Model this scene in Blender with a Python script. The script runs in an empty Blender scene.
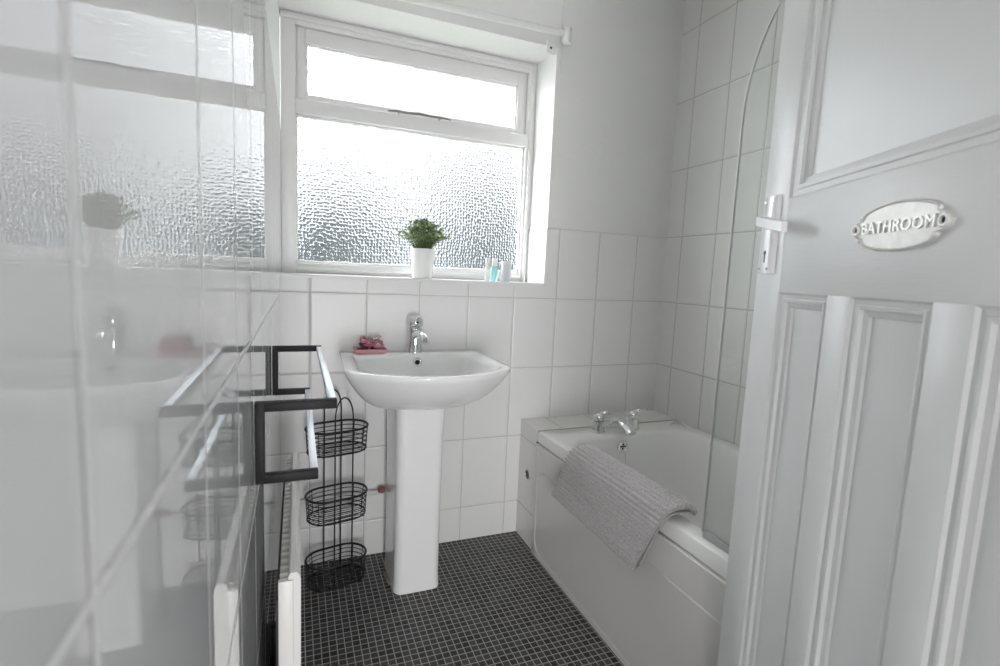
import bpy, bmesh, math, random
from mathutils import Vector, Matrix
random.seed(7)
C = bpy.context.scene.collection
PI = math.pi
XL, XR = -0.01, 1.66          # left / right wall faces
YF = -1.86                    # inner face of the doorway wall
HC = 2.42                     # ceiling height

# ------------------------------------------------------------------ helpers
def link(name, bm, mats, parent=None, smooth=False, loc=None, rotz=0.0):
    bmesh.ops.recalc_face_normals(bm, faces=bm.faces[:])
    me = bpy.data.meshes.new(name)
    bm.to_mesh(me); bm.free()
    if not isinstance(mats, (list, tuple)): mats = [mats]
    for m in mats: me.materials.append(m)
    if smooth:
        for p in me.polygons: p.use_smooth = True
        if smooth != 'all':
            try: me.set_sharp_from_angle(angle=math.radians(40))
            except Exception: pass
    o = bpy.data.objects.new(name, me); C.objects.link(o)
    if parent is not None: o.parent = parent
    if loc is not None: o.location = loc
    o.rotation_euler[2] = rotz
    return o

def tag(o, label=None, cat=None, group=None, kind=None):
    if label: o['label'] = label
    if cat: o['category'] = cat
    if group: o['group'] = group
    if kind: o['kind'] = kind
    return o

def thing(name, label, cat, loc=(0, 0, 0), rotz=0, group=None, kind=None):
    o = bpy.data.objects.new(name, None); C.objects.link(o)
    o.empty_display_size = 0.05
    o.location = loc; o.rotation_euler[2] = rotz
    return tag(o, label, cat, group, kind)

def struct(name, bm, m, parent=None, **k):
    o = link(name, bm, m, parent, **k)
    if parent is None: o['kind'] = 'structure'
    return o

def box(bm, x0, x1, y0, y1, z0, z1, bevel=0.0, seg=2, mi=0):
    t = bmesh.new()
    bmesh.ops.create_cube(t, size=1.0)
    for v in t.verts:
        v.co = Vector(((x0+x1)/2 + v.co.x*(x1-x0), (y0+y1)/2 + v.co.y*(y1-y0), (z0+z1)/2 + v.co.z*(z1-z0)))
    if bevel > 0:
        bmesh.ops.bevel(t, geom=t.edges[:], offset=bevel, segments=seg, profile=0.5, affect='EDGES')
    for f in t.faces: f.material_index = mi
    merge(bm, t)
    return bm

def merge(bm, t, mat=None):
    me = bpy.data.meshes.new('tmp'); t.to_mesh(me); t.free()
    if mat is not None: me.transform(mat)
    bm.from_mesh(me); bpy.data.meshes.remove(me)

def B(*a, **k):
    return box(bmesh.new(), *a, **k)

def tube(bm, pts, r, n=8, closed=False, caps=True):
    pts = [Vector(p) for p in pts]
    N = len(pts)
    rr = r if isinstance(r, (list, tuple)) else [r]*N
    T = []
    for i in range(N):
        if closed: d = pts[(i+1) % N]-pts[i-1]
        else: d = pts[min(i+1, N-1)]-pts[max(i-1, 0)]
        T.append(d.normalized())
    up = Vector((0, 0, 1)) if abs(T[0].z) < .9 else Vector((1, 0, 0))
    u = (up - T[0]*up.dot(T[0])).normalized()
    rings = []
    for i in range(N):
        u = (u - T[i]*u.dot(T[i])).normalized()
        w = T[i].cross(u)
        rings.append([bm.verts.new(pts[i]+(u*math.cos(2*PI*k/n)+w*math.sin(2*PI*k/n))*rr[i]) for k in range(n)])
    for i in range(N if closed else N-1):
        a, b = rings[i], rings[(i+1) % N]
        off = 0
        if closed and i == N-1:
            off = min(range(n), key=lambda s: (a[0].co-b[s].co).length)
        for k in range(n):
            bm.faces.new((a[k], a[(k+1) % n], b[(k+1+off) % n], b[(k+off) % n]))
    if not closed and caps:
        bm.faces.new(rings[0][::-1]); bm.faces.new(rings[-1])
    return bm

def lathe(bm, prof, cx=0, cy=0, n=32, capb=True, capt=True):
    rings = []
    for r, z in prof:
        rings.append([bm.verts.new((cx+r*math.cos(2*PI*k/n), cy+r*math.sin(2*PI*k/n), z)) for k in range(n)])
    for a, b in zip(rings, rings[1:]):
        for k in range(n): bm.faces.new((a[k], a[(k+1) % n], b[(k+1) % n], b[k]))
    if capb: bm.faces.new(rings[0][::-1])
    if capt: bm.faces.new(rings[-1])
    return bm

def loft(bm, rings, capb=False, capt=False):
    R = [[bm.verts.new(p) for p in r] for r in rings]
    n = len(R[0])
    for a, b in zip(R, R[1:]):
        for k in range(n): bm.faces.new((a[k], a[(k+1) % n], b[(k+1) % n], b[k]))
    if capb: bm.faces.new(R[0][::-1])
    if capt: bm.faces.new(R[-1])
    return R

def extrude_poly(bm, poly, y0, y1, axes=('x', 'z')):
    """prism of a polygon given in two axes, between y0 and y1 on the third"""
    def P(a, b, c):
        if axes == ('x', 'z'): return (a, c, b)
        if axes == ('y', 'z'): return (c, a, b)
        return (a, b, c)
    lo = [bm.verts.new(P(a, b, y0)) for a, b in poly]
    hi = [bm.verts.new(P(a, b, y1)) for a, b in poly]
    n = len(poly)
    for k in range(n): bm.faces.new((lo[k], lo[(k+1) % n], hi[(k+1) % n], hi[k]))
    bm.faces.new(lo[::-1]); bm.faces.new(hi)
    return bm

def rrect(x0, x1, y0, y1, r, seg=8):
    pts = []
    for cx, cy, a0 in ((x1-r, y1-r, 0), (x0+r, y1-r, 90), (x0+r, y0+r, 180), (x1-r, y0+r, 270)):
        for i in range(seg+1):
            a = math.radians(a0+90*i/seg)
            pts.append((cx+r*math.cos(a), cy+r*math.sin(a)))
    return pts

def bez(p0, p1, p2, p3, n=12):
    p0, p1, p2, p3 = map(Vector, (p0, p1, p2, p3))
    return [p0*(1-t)**3+p1*3*t*(1-t)**2+p2*3*t*t*(1-t)+p3*t**3 for t in [i/n for i in range(n+1)]]

def radial(poly, c, n=96):
    """resample a closed outline by angle about c"""
    out = []
    m = len(poly)
    for k in range(n):
        a = 2*PI*k/n
        d = (math.cos(a), math.sin(a)); best = None
        for i in range(m):
            ax, ay = poly[i][0]-c[0], poly[i][1]-c[1]
            bx, by = poly[(i+1) % m][0]-c[0], poly[(i+1) % m][1]-c[1]
            ex, ey = bx-ax, by-ay
            den = d[0]*ey-d[1]*ex
            if abs(den) < 1e-12: continue
            t = (ax*ey-ay*ex)/den
            s = (ax*d[1]-ay*d[0])/den
            if t > 0 and -1e-6 <= s <= 1+1e-6 and (best is None or t > best): best = t
        out.append((c[0]+d[0]*best, c[1]+d[1]*best))
    return out

# ------------------------------------------------------------------ materials
def mat(name, col, rough=0.5, metal=0.0, trans=0.0, ior=1.45, coat=0.0, spec=0.5):
    m = bpy.data.materials.new(name); m.use_nodes = True
    b = m.node_tree.nodes['Principled BSDF']
    b.inputs['Base Color'].default_value = (*col, 1)
    b.inputs['Roughness'].default_value = rough
    b.inputs['Metallic'].default_value = metal
    b.inputs['Transmission Weight'].default_value = trans
    b.inputs['IOR'].default_value = ior
    b.inputs['Coat Weight'].default_value = coat
    b.inputs['Specular IOR Level'].default_value = spec
    return m

class N:
    """small node-building helper"""
    def __init__(s, m):
        s.t = m.node_tree; s.n = s.t.nodes; s.l = s.t.links; s.b = s.n['Principled BSDF']
    def new(s, typ, **k):
        n = s.n.new(typ)
        for a, v in k.items(): setattr(n, a, v)
        return n
    def put(s, sock, v):
        if isinstance(v, bpy.types.NodeSocket): s.l.new(v, sock)
        else: sock.default_value = v
    def m(s, op, a, b=0.0, c=0.0):
        n = s.new('ShaderNodeMath', operation=op)
        for i, v in enumerate((a, b, c)): s.put(n.inputs[i], v)
        return n.outputs[0]
    def smooth(s, x, a, b):
        n = s.new('ShaderNodeMapRange', interpolation_type='SMOOTHSTEP')
        s.put(n.inputs[0], x); n.inputs[1].default_value = a; n.inputs[2].default_value = b
        return n.outputs[0]
    def mix(s, f, a, b):
        n = s.new('ShaderNodeMix', data_type='RGBA')
        s.put(n.inputs[0], f)
        for i, v in ((6, a), (7, b)):
            s.put(n.inputs[i], v if isinstance(v, bpy.types.NodeSocket) else (*v, 1))
        return n.outputs[2]
    def coord(s):
        tc = s.new('ShaderNodeTexCoord'); return tc.outputs['Object']
    def noise(s, scale, detail=2.0, vec=None, out=0):
        n = s.new('ShaderNodeTexNoise'); n.inputs['Scale'].default_value = scale; n.inputs['Detail'].default_value = detail
        s.l.new(vec if vec is not None else s.coord(), n.inputs['Vector'])
        return n.outputs[out]
    def bump(s, h, strength, dist, normal=None):
        n = s.new('ShaderNodeBump'); n.inputs['Strength'].default_value = strength; n.inputs['Distance'].default_value = dist
        s.l.new(h, n.inputs['Height'])
        if normal is not None: s.l.new(normal, n.inputs['Normal'])
        return n.outputs[0]

def tiles(name, au, u0, uw, av, v0, vw, g, col, grout, rough=0.08, tilt=0.0, wave=0.0, edge=0.006, vary=0.03, var_cols=None, depth=0.0015, coat=0.0, grough=0.7, spec=.5):
    m = mat(name, col, rough, coat=coat, spec=spec)
    n = N(m); co = n.coord()
    sp = n.new('ShaderNodeSeparateXYZ'); n.l.new(co, sp.inputs[0])
    ax = {'x': 0, 'y': 1, 'z': 2}
    U = n.m('DIVIDE', n.m('SUBTRACT', sp.outputs[ax[au]], u0), uw)
    V = n.m('DIVIDE', n.m('SUBTRACT', sp.outputs[ax[av]], v0), vw)
    def ed(X, w):
        f = n.m('FRACT', X)
        return n.m('MULTIPLY', n.m('MINIMUM', f, n.m('SUBTRACT', 1.0, f)), w)
    d = n.m('MINIMUM', ed(U, uw), ed(V, vw))
    k = n.smooth(d, g*0.4, g*0.4+0.0008)
    h = n.smooth(d, g*0.4, g*0.4+edge)
    cid = n.new('ShaderNodeCombineXYZ')
    n.l.new(n.m('FLOOR', U), cid.inputs[0]); n.l.new(n.m('FLOOR', V), cid.inputs[1])
    wn = n.new('ShaderNodeTexWhiteNoise', noise_dimensions='3D'); n.l.new(cid.outputs[0], wn.inputs[0])
    if var_cols:
        tc = n.mix(wn.outputs[0], var_cols[0], var_cols[1])
        pn = n.smooth(n.noise(3.0, 3.0), .52, .72)
        tc = n.mix(n.m('MULTIPLY', pn, .6), tc, var_cols[2])
    else:
        tc = n.mix(n.m('MULTIPLY', wn.outputs[0], vary), col, tuple(c*0.55 for c in col))
    n.l.new(n.mix(k, grout, tc), n.b.inputs['Base Color'])
    n.l.new(n.m('ADD', n.m('MULTIPLY', k, rough-grough), grough), n.b.inputs['Roughness'])
    nor = None
    if tilt > 0:
        gm = n.new('ShaderNodeNewGeometry')
        vs = n.new('ShaderNodeVectorMath', operation='SUBTRACT'); n.l.new(wn.outputs[1], vs.inputs[0]); vs.inputs[1].default_value = (.5, .5, .5)
        vm = n.new('ShaderNodeVectorMath', operation='SCALE'); n.l.new(vs.outputs[0], vm.inputs[0]); vm.inputs['Scale'].default_value = tilt
        va = n.new('ShaderNodeVectorMath', operation='ADD'); n.l.new(vm.outputs[0], va.inputs[0]); n.l.new(gm.outputs['Normal'], va.inputs[1])
        vn = n.new('ShaderNodeVectorMath', operation='NORMALIZE'); n.l.new(va.outputs[0], vn.inputs[0])
        nor = vn.outputs[0]
    if wave > 0:
        nor = n.bump(n.noise(14.0, 1.0), 1.0, wave, nor)
    nor = n.bump(h, 1.0, depth, nor)
    n.l.new(nor, n.b.inputs['Normal'])
    return m

def painted(name, col, rough=0.5, scale=60, dist=0.0006, streak=None):
    m = mat(name, col, rough); n = N(m)
    co = n.coord()
    if streak:
        mp = n.new('ShaderNodeMapping'); mp.inputs['Scale'].default_value = streak
        n.l.new(co, mp.inputs[0]); co = mp.outputs[0]
    f = n.noise(scale, 3.0, co)
    n.l.new(n.bump(f, .6, dist), n.b.inputs['Normal'])
    v = n.noise(3.0, 3.0)
    n.l.new(n.mix(n.m('MULTIPLY', v, .12), col, tuple(c*.75 for c in col)), n.b.inputs['Base Color'])
    return m

WHITE = (.80, .80, .79)
M = {}
M['tile_back'] = tiles('tile back', 'x', .0893, .2009, 'z', .1457, .3, .0032, (.80, .797, .79), (.55, .54, .53), .32, tilt=.012, wave=.0004)
M['tile_right'] = tiles('tile right', 'y', -.1036, .2, 'z', .1457, .3, .0032, (.80, .795, .78), (.48, .47, .455), .09, tilt=.012, wave=.0004)
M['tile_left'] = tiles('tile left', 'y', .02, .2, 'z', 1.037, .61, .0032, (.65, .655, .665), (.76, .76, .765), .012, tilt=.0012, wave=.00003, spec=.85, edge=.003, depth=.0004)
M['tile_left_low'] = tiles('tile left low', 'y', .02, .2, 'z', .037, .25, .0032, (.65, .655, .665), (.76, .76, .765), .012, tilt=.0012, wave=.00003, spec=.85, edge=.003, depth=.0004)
M['tile_box'] = tiles('tile boxing', 'y', -.17, .2, 'z', .1457, .3, .003, (.78, .775, .76), (.42, .41, .40), .1, tilt=.006)
M['tile_ledge'] = tiles('tile ledge', 'x', .872, .2, 'y', -.4, .4, .003, (.80, .785, .765), (.46, .44, .42), .1, tilt=.006)
M['floor'] = tiles('mosaic floor', 'x', .0, .0225, 'y', .0, .0225, .0022, (.03, .03, .03), (.42, .41, .40), .36, tilt=.05, edge=.003, depth=.0008,
                   var_cols=((.016, .016, .017), (.062, .06, .06), (.05, .036, .032)), grough=.6)
M['paint'] = painted('wall paint', (.80, .80, .79), .55, 40, .0012)
M['paint_left'] = painted('wall paint sheen', (.80, .80, .80), .38, 30, .0003)
M['ceiling'] = painted('ceiling paint', (.82, .82, .81), .7)
M['gloss'] = painted('white gloss joinery', (.80, .80, .79), .28, 50, .0004)
M['frame'] = painted('window gloss paint', (.78, .77, .765), .35, 45, .0012)
M['door'] = painted('door gloss paint', (.72, .723, .723), .36, 26, .0004, (6, 6, 1))
M['door_h'] = painted('door rail paint', (.72, .723, .723), .36, 26, .0006, (1, 6, 9))
M['ceramic'] = mat('sanitary ceramic', (.92, .92, .92), .06, coat=.4)
M['acrylic'] = mat('bath acrylic', (.88, .875, .86), .14)
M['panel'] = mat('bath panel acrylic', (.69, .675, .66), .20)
M['chrome'] = mat('chrome', (.78, .79, .80), .07, 1.0)
M['satin'] = mat('satin chrome rail', (.60, .64, .68), .32, 1.0)
M['aluminium'] = mat('aluminium', (.7, .71, .72), .3, 1.0)
M['dark'] = mat('dark hole', (.02, .02, .02), .5)
M['blackbar'] = mat('black lacquer', (.014, .014, .015), .5, spec=.2)
M['wire'] = mat('black wire', (.022, .021, .022), .42)
M['radiator'] = mat('radiator enamel', (.70, .69, .67), .3)
M['fin'] = mat('radiator fins', (.62, .61, .60), .4)
M['dark_steel'] = mat('dusty dark steel', (.045, .043, .042), .6)
M['plastic_white'] = mat('white plastic', (.82, .82, .82), .3)
M['handle'] = mat('painted handle', (.92, .92, .93), .22, coat=.3)
M['pot'] = mat('pot ceramic', (.84, .84, .83), .25)
M['soil'] = mat('soil', (.05, .04, .03), .9)
M['stem'] = mat('stem', (.10, .13, .05), .6)
M['pink'] = mat('pink plastic', (.66, .33, .35), .35)
M['pink_tie'] = mat('pink elastic', (.50, .17, .23), .7)
M['dark_tie'] = mat('maroon elastic', (.10, .02, .035), .7)
M['silver_tie'] = mat('silver bead', (.6, .55, .56), .25, .8)
M['turq'] = mat('turquoise liquid', (.42, .84, .86), .12, trans=.55)
M['clearp'] = mat('clear plastic', (.93, .95, .96), .08, trans=.8, ior=1.25)
M['frostp'] = mat('frosted jar', (.75, .77, .79), .3, trans=.5, ior=1.2)
M['cap'] = mat('bottle cap', (.88, .85, .84), .3)
M['red'] = mat('red plastic', (.26, .09, .10), .5)
M['copper'] = mat('sealant', (.42, .33, .25), .7)
M['grey_metal'] = mat('worn stay', (.24, .24, .23), .45, .6)
M['wood_fence'] = painted('fence boards', (.34, .37, .42), .8, 8, .003, (1, 1, .1))
M['ground'] = painted('lawn ground', (.10, .13, .07), .9)
M['leaf_out'] = painted('shrub leaf', (.095, .108, .115), .7, 20)
M['lamp'] = mat('opal fill lamp', (.9, .9, .9), .3)
M['edge_seal'] = mat('pale edge seal', (.80, .82, .81), .4)
M['grey_seal'] = mat('grey seal', (.45, .46, .46), .35, trans=.3)

def leafmat():
    m = mat('leaf', (.10, .17, .06), .45); n = N(m)
    wn = n.noise(55.0, 2.0)
    f = n.smooth(wn, .35, .65)
    n.l.new(n.mix(f, (.075, .13, .055), (.30, .37, .19)), n.b.inputs['Base Color'])
    return m
M['leaf'] = leafmat()

def sign_mat():
    m = mat('cast metal sign', (.80, .795, .76), .38, .12); n = N(m)
    f = n.smooth(n.noise(45.0, 4.0), .3, .75)
    n.l.new(n.mix(f, (.62, .612, .58), (.74, .73, .70)), n.b.inputs['Base Color'])
    n.l.new(n.bump(n.noise(220.0, 2.0), .5, .0006), n.b.inputs['Normal'])
    return m
M['sign'] = sign_mat()
M['sign_hi'] = mat('polished sign relief', (.86, .86, .84), .28, .15)

def pane_mat():
    m = mat('obscured glass', (.93, .945, .95), .03, trans=1.0, ior=1.45); n = N(m)
    co = n.coord()
    # dimples lie in arcs: warp the cell grid gently
    nz = n.new('ShaderNodeTexNoise'); nz.inputs['Scale'].default_value = 2.2; n.l.new(co, nz.inputs['Vector'])
    va = n.new('ShaderNodeVectorMath', operation='MULTIPLY_ADD')
    n.l.new(nz.outputs[1], va.inputs[0]); va.inputs[1].default_value = (.06, .06, .06); n.l.new(co, va.inputs[2])
    vo = n.new('ShaderNodeTexVoronoi', feature='F1'); vo.inputs['Scale'].default_value = 80
    vo.inputs['Randomness'].default_value = .55
    mp = n.new('ShaderNodeMapping'); mp.inputs['Scale'].default_value = (1, .001, 1)
    n.l.new(va.outputs[0], mp.inputs[0]); n.l.new(mp.outputs[0], vo.inputs['Vector'])
    h = n.m('MULTIPLY', vo.outputs[0], vo.outputs[0])
    n.l.new(n.bump(h, 1.0, PANE_BUMP, None), n.b.inputs['Normal'])
    return m
PANE_BUMP = .0036
M['pane'] = pane_mat()
M['pane_flat'] = mat('pane inner face', (.93, .945, .95), .0, trans=1.0, ior=1.45)
M['glass_edge'] = mat('ground glass edge', (.92, .95, .95), .6, trans=.75, ior=1.3)
M['screen'] = mat('screen glass', (.95, .97, .965), .0, trans=1.0, ior=1.45)

def mat_fabric():
    m = mat('grey chenille', (.30, .285, .29), .95); n = N(m)
    f = n.smooth(n.noise(160.0, 3.0), .3, .7)
    n.l.new(n.mix(f, (.42, .405, .41), (.53, .51, .515)), n.b.inputs['Base Color'])
    n.b.inputs['Sheen Weight'].default_value = .3
    return m
M['chenille'] = mat_fabric()

# ------------------------------------------------------------------ the setting
bm = B(XL, XR, YF-1.6, .0, -.06, 0)
box(bm, -1.2, XL, YF-1.6, YF, -.06, 0)
struct('floor', bm, M['floor'])
struct('ceiling', B(-1.2, XR+.1, YF-1.6, .25, HC, HC+.08), M['ceiling'])

ZA = 1.3457
bm = bmesh.new()
TP = .004
YW = .26
box(bm, XL-.1, XR+.1, TP, YW, -.06, 1.098, mi=1)                    # plaster core under the sill
box(bm, XL, XR, 0, TP, 0, 1.098, mi=0)                              # tile face
box(bm, 1.034, XR+.1, TP, YW, 1.098, 2.5, mi=1)                     # right of the recess
box(bm, 1.030, XR, 0, TP, 1.098, ZA, bevel=.0015, mi=0)
box(bm, 1.030, 1.0345, TP, .19, 1.110, ZA, bevel=.0015, mi=0)       # tiled foot of the reveal
box(bm, XL-.1, 1.034, TP, YW, 2.068, 2.5, mi=1)                     # over the recess
struct('wall_back', bm, [M['tile_back'], M['paint']])

bm = bmesh.new()
box(bm, XL-.1, XL-.004, YF, YW, 0, HC+.06, mi=1)
box(bm, XL-.004, XL, YF, .19, 1.0365, 1.640, mi=0)
box(bm, XL-.004, XL, YF, .19, 0, 1.0365, mi=2)
struct('wall_left', bm, [M['tile_left'], M['paint_left'], M['tile_left_low']])
struct('wall_right', B(XR, XR+.1, YF-1.6, YW, 0, HC+.06), M['tile_right'])
bm = bmesh.new()
box(bm, .655, XR, YF-.11, YF, 0, HC)
box(bm, -.125, .655, YF-.11, YF, 2.02, HC)
box(bm, -1.2, -.125, YF-.11, YF, 0, HC)
struct('wall_front', bm, M['paint'])
struct('wall_hallway', B(-1.2, XR, YF-1.6, YF-1.5, 0, HC), M['paint'])
struct('wall_hallway_side', B(-1.3, -1.2, YF-1.6, YF, 0, HC), M['paint'])
bm = bmesh.new()
box(bm, .620, .655, YF-.11, YF+.0, 0, 2.02, .002)
box(bm, -.125, -.09, YF-.11, YF, 0, 2.02, .002)
box(bm, -.09, .62, YF-.11, YF, 1.99, 2.02, .002)
struct('trim_1', bm, M['gloss'])

# window -----------------------------------------------------------------
win = thing('window_1', 'white painted timber window with obscured glass above the basin', 'window', (0, 0, 0), kind='structure')
FY0, FY1 = .190, .245
bm = bmesh.new()
box(bm, XL, .041, FY0, FY1, 1.108, 2.068, .002)
box(bm, .997, 1.035, FY0, FY1, 1.108, 2.068, .002)
box(bm, .041, .997, FY0, FY1, 2.028, 2.068, .002)
box(bm, .036, .050, .212, FY1, 1.764, 2.028, .001); box(bm, .985, .999, .212, FY1, 1.764, 2.028, .001)
box(bm, .041, .997, FY0, FY1, 1.108, 1.152, .003)
box(bm, .041, .997, FY0-.004, FY1, 1.712, 1.764, .003)
link('window_frame', bm, M['frame'], win, smooth=True)
bm = bmesh.new()
box(bm, XL, 1.020, FY0-.010, FY0, 2.042, 2.056, .003)               # raised bead round the frame
box(bm, 1.008, 1.022, FY0-.010, FY0, 1.108, 2.056, .003)
box(bm, .041, .997, FY0-.008, FY0, 1.122, 1.138, .003)
link('frame_bead', bm, M['frame'], win, smooth=True)
bm = bmesh.new()
GY = .203
box(bm, .047, .076, GY, .236, 1.770, 2.026, .003)
box(bm, .953, .988, GY, .236, 1.770, 2.026, .003)
box(bm, .076, .953, GY, .236, 1.972, 2.026, .003)
box(bm, .076, .953, GY, .236, 1.770, 1.788, .003)
fan = link('fanlight_sash', bm, M['frame'], win, smooth=True)
def pane(x0, x1, y, z0, z1, par):
    b = B(x0, x1, y, y+.004, z0, z1)
    b.faces.ensure_lookup_table(); b.normal_update()
    for f in b.faces: f.material_index = 1 if f.normal.y > .5 else 0
    link('window_pane', b, [M['pane_flat'], M['pane']], par)
pane(.070, .960, .216, 1.782, 1.978, fan)
pane(.036, 1.002, .212, 1.146, 1.718, win)
# putty line round the lower pane, lumpy
bm = bmesh.new()
def putty(p, q):
    p, q = Vector(p), Vector(q); k = int((q-p).length/.02)
    pts = [p.lerp(q, i/k)+Vector((random.uniform(-.0015, .0015), 0, random.uniform(-.002, .002))) for i in range(k+1)]
    tube(bm, pts, [.005+random.uniform(0, .003) for _ in pts], 6)
y_ = .209
putty((.043, y_, 1.155), (.043, y_, 1.709)); putty((.995, y_, 1.155), (.995, y_, 1.709))
putty((.043, y_, 1.155), (.995, y_, 1.155)); putty((.043, y_, 1.709), (.995, y_, 1.709))
putty((.078, y_+.006, 1.971), (.951, y_+.006, 1.971)); putty((.951, y_+.006, 1.79), (.951, y_+.006, 1.971))
putty((.078, y_+.006, 1.79), (.078, y_+.006, 1.971))
link('window_putty', bm, M['frame'], win, smooth='all')
# casement stay lying along the bottom of the fanlight
bm = bmesh.new()
pts = [(.385, .185, 1.772), (.42, .180, 1.774), (.46, .178, 1.772), (.51, .178, 1.777), (.56, .179, 1.774), (.61, .180, 1.776), (.645, .182, 1.773)]
tube(bm, pts, [.0035, .005, .004, .0055, .0045, .005, .003], 8)
for x in (.43, .60): tube(bm, [(x, .204, 1.773), (x, .176, 1.773)], .004, 8)
tag(link('window_stay', bm, M['grey_metal'], win, smooth='all'), 'dull grey metal stay')
bm = B(XL, 1.034, -.006, .19, 1.098, 1.110, .0025)
tag(link('window_sill', bm, M['gloss'], win, smooth=True))
link('sill_edge', B(XL, 1.034, -.0085, -.0055, 1.0985, 1.1035), M['gloss'], win)

# the view outside -------------------------------------------------------
struct('ground', B(-14, 16, .26, 24, -.6, -.5), M['ground'])
def shrub(name, label, c, r, nleaf, group=None, trunk=True):
    t = thing(name, label, 'shrub', (c[0], c[1], -.5), group=group)
    b = bmesh.new()
    for i in range(nleaf):
        u, v = random.uniform(-1, 1), random.uniform(0, 2*PI)
        rad = random.random()**.4
        s = math.sqrt(1-u*u)
        p = Vector((r[0]*rad*s*math.cos(v), r[1]*rad*s*math.sin(v), c[2]+.5+r[2]*rad*u))
        a = Vector((random.gauss(0, 1), random.gauss(0, 1), random.gauss(0, 1))).normalized()
        q = a.orthogonal().normalized()
        L = random.uniform(.07, .13)
        vs = [b.verts.new(p+a*L), b.verts.new(p+q*L*.45), b.verts.new(p-a*L), b.verts.new(p-q*L*.45)]
        b.faces.new(vs)
    link('foliage', b, M['leaf_out'], t)
    b = bmesh.new(); tube(b, [(0, 0, 0), (.03, .02, c[2]*.5), (0, 0, c[2]+.6)], [.06, .05, .03], 8)
    link('trunk', b, M['stem'], t)
    return t
shrub('garden_shrub', 'dark shrub seen as a blur behind the right part of the obscured window pane', (2.62, 5.2, 1.40), (.60, .45, 1.05), 2600)
shrub('garden_shrub', 'low shrub seen as a blue-grey blur behind the left part of the obscured window pane', (.42, 5.0, 1.25), (.85, .5, .75), 2400)
fence = thing('garden_fence', 'grey board fence blurred low behind the obscured window pane', 'fence', (0, 7.2, -.5))
bm = bmesh.new()
for i in range(70):
    x = -4.5+i*.15
    box(bm, x, x+.143, 0, .02, 0, 2.02+random.uniform(-.01, .01))
link('fence_boards', bm, M['wood_fence'], fence)
bm = bmesh.new(); box(bm, -4.5, 6, .02, .06, .5, .58); box(bm, -4.5, 6, .02, .06, 1.5, 1.58)
link('fence_rail', bm, M['wood_fence'], fence)

# curtain pole over the recess ---------------------------------------------
pole = thing('curtain_rail', 'white curtain pole across the wall above the window', 'curtain rail', (0, 0, 0))
bm = bmesh.new(); tube(bm, [(-.005, -.040, 2.088), (1.046, -.040, 2.108)], .0135, 16)
link('pole', bm, M['gloss'], pole, smooth=True)
bm = bmesh.new()
lathe(bm, [(.0, 2.072), (.017, 2.072), (.0175, 2.080), (.0175, 2.124), (.020, 2.125), (.020, 2.132), (.017, 2.135), (.0, 2.136)], 1.052, -.040, 20, False, False)
tube(bm, [(1.052, -.04, 2.10), (1.052, 0, 2.10)], .010, 12)
link('pole_end', bm, M['gloss'], pole, smooth=True)
bm = B(.982, 1.022, -.012, 0, 2.036, 2.085, .004)
br = link('pole_bracket', bm, M['gloss'], pole, smooth=True)
bm = bmesh.new(); tube(bm, [(.998, -.0135, 2.056), (.998, -.0125, 2.056)], .005, 12)
link('screw', bm, M['dark'], br)
bm = bmesh.new(); tube(bm, [(1.048, -.004, 2.415), (1.049, -.004, 2.136)], .0022, 6)
tube(bm, [(1.053, -.005, 2.072), (1.058, -.004, 1.975)], .0022, 6); tube(bm, [(1.045, -.005, 2.072), (1.047, -.004, 1.985)], .0018, 6)
link('cord', bm, M['gloss'], pole, smooth='all')

# ------------------------------------------------------------------ pedestal washbasin
ZB = .829
sink = thing('pedestal_washbasin', 'white ceramic washbasin on a full pedestal below the window', 'sink', (.46, -.2, 0))
def local(o): return o
CB = (.463, -.235)
def sarc(p, q, sag, n=14):
    return [(p[0]+(q[0]-p[0])*t, p[1]+(q[1]-p[1])*t-sag*4*t*(1-t)) for t in [i/n for i in range(n+1)]]
def rounded(poly, rads, seg=7):
    out = []; m = len(poly)
    for i in range(m):
        p = Vector(poly[i]).to_2d(); a = Vector(poly[i-1]).to_2d(); b = Vector(poly[(i+1) % m]).to_2d(); r = rads[i]
        if r == 0: out.append(tuple(p)); continue
        ua, ub = (a-p).normalized(), (b-p).normalized()
        pa, pb = p+ua*r, p+ub*r
        for k in range(seg+1):
            t = k/seg
            out.append(tuple(pa*(1-t)**2+p*2*t*(1-t)+pb*t*t))
    return out
arc = sarc((.178, -.405), (.728, -.405), .125)
poly = [(.192, -.004), ] + arc + [(.736, -.004)]
rads = [.02]+[.04]+[0]*(len(arc)-2)+[.04]+[.02]
outer = radial(rounded(poly, rads), CB, 96)
arc2 = sarc((.222, -.395), (.690, -.395), .108)
poly2 = [(.234, -.088)]+arc2+[(.684, -.088)]
inner = radial(rounded(poly2, [.03]+[.04]+[0]*(len(arc2)-2)+[.04]+[.03]), CB, 96)
pedp = radial(rrect(.352, .530, -.300, -.07, .035), CB, 96)
ell = radial([(.455+.262*math.copysign(abs(math.cos(2*PI*k/120))**.85, math.cos(2*PI*k/120)), -.240+.265*math.copysign(abs(math.sin(2*PI*k/120))**.85, math.sin(2*PI*k/120))) for k in range(120)], CB, 96)
def sc(pl, k, z, c=CB, dy=0): return [(c[0]+(x-c[0])*k, c[1]+dy+(y-c[1]-0)*k, z) for x, y in pl]
def lerp2(a, b, t, z): return [(p[0]*(1-t)+q[0]*t, p[1]*(1-t)+q[1]*t, z) for p, q in zip(a, b)]
bm = bmesh.new()
def under(t, z):
    e = .35*t
    mid = [(p[0]*(1-e)+q[0]*e, p[1]*(1-e)+q[1]*e) for p, q in zip(outer, ell)]
    return [(p[0], min(p[1], -.006), z) for p in lerp2(mid, pedp, t, z)]
rg = [under(1.0, .672)]
for k in range(18, 0, -1):
    t_ = (k/18)**1.5
    rg.append(under(t_, .682+(ZB-.012-.682)*(1-t_)**2.8))
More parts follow.
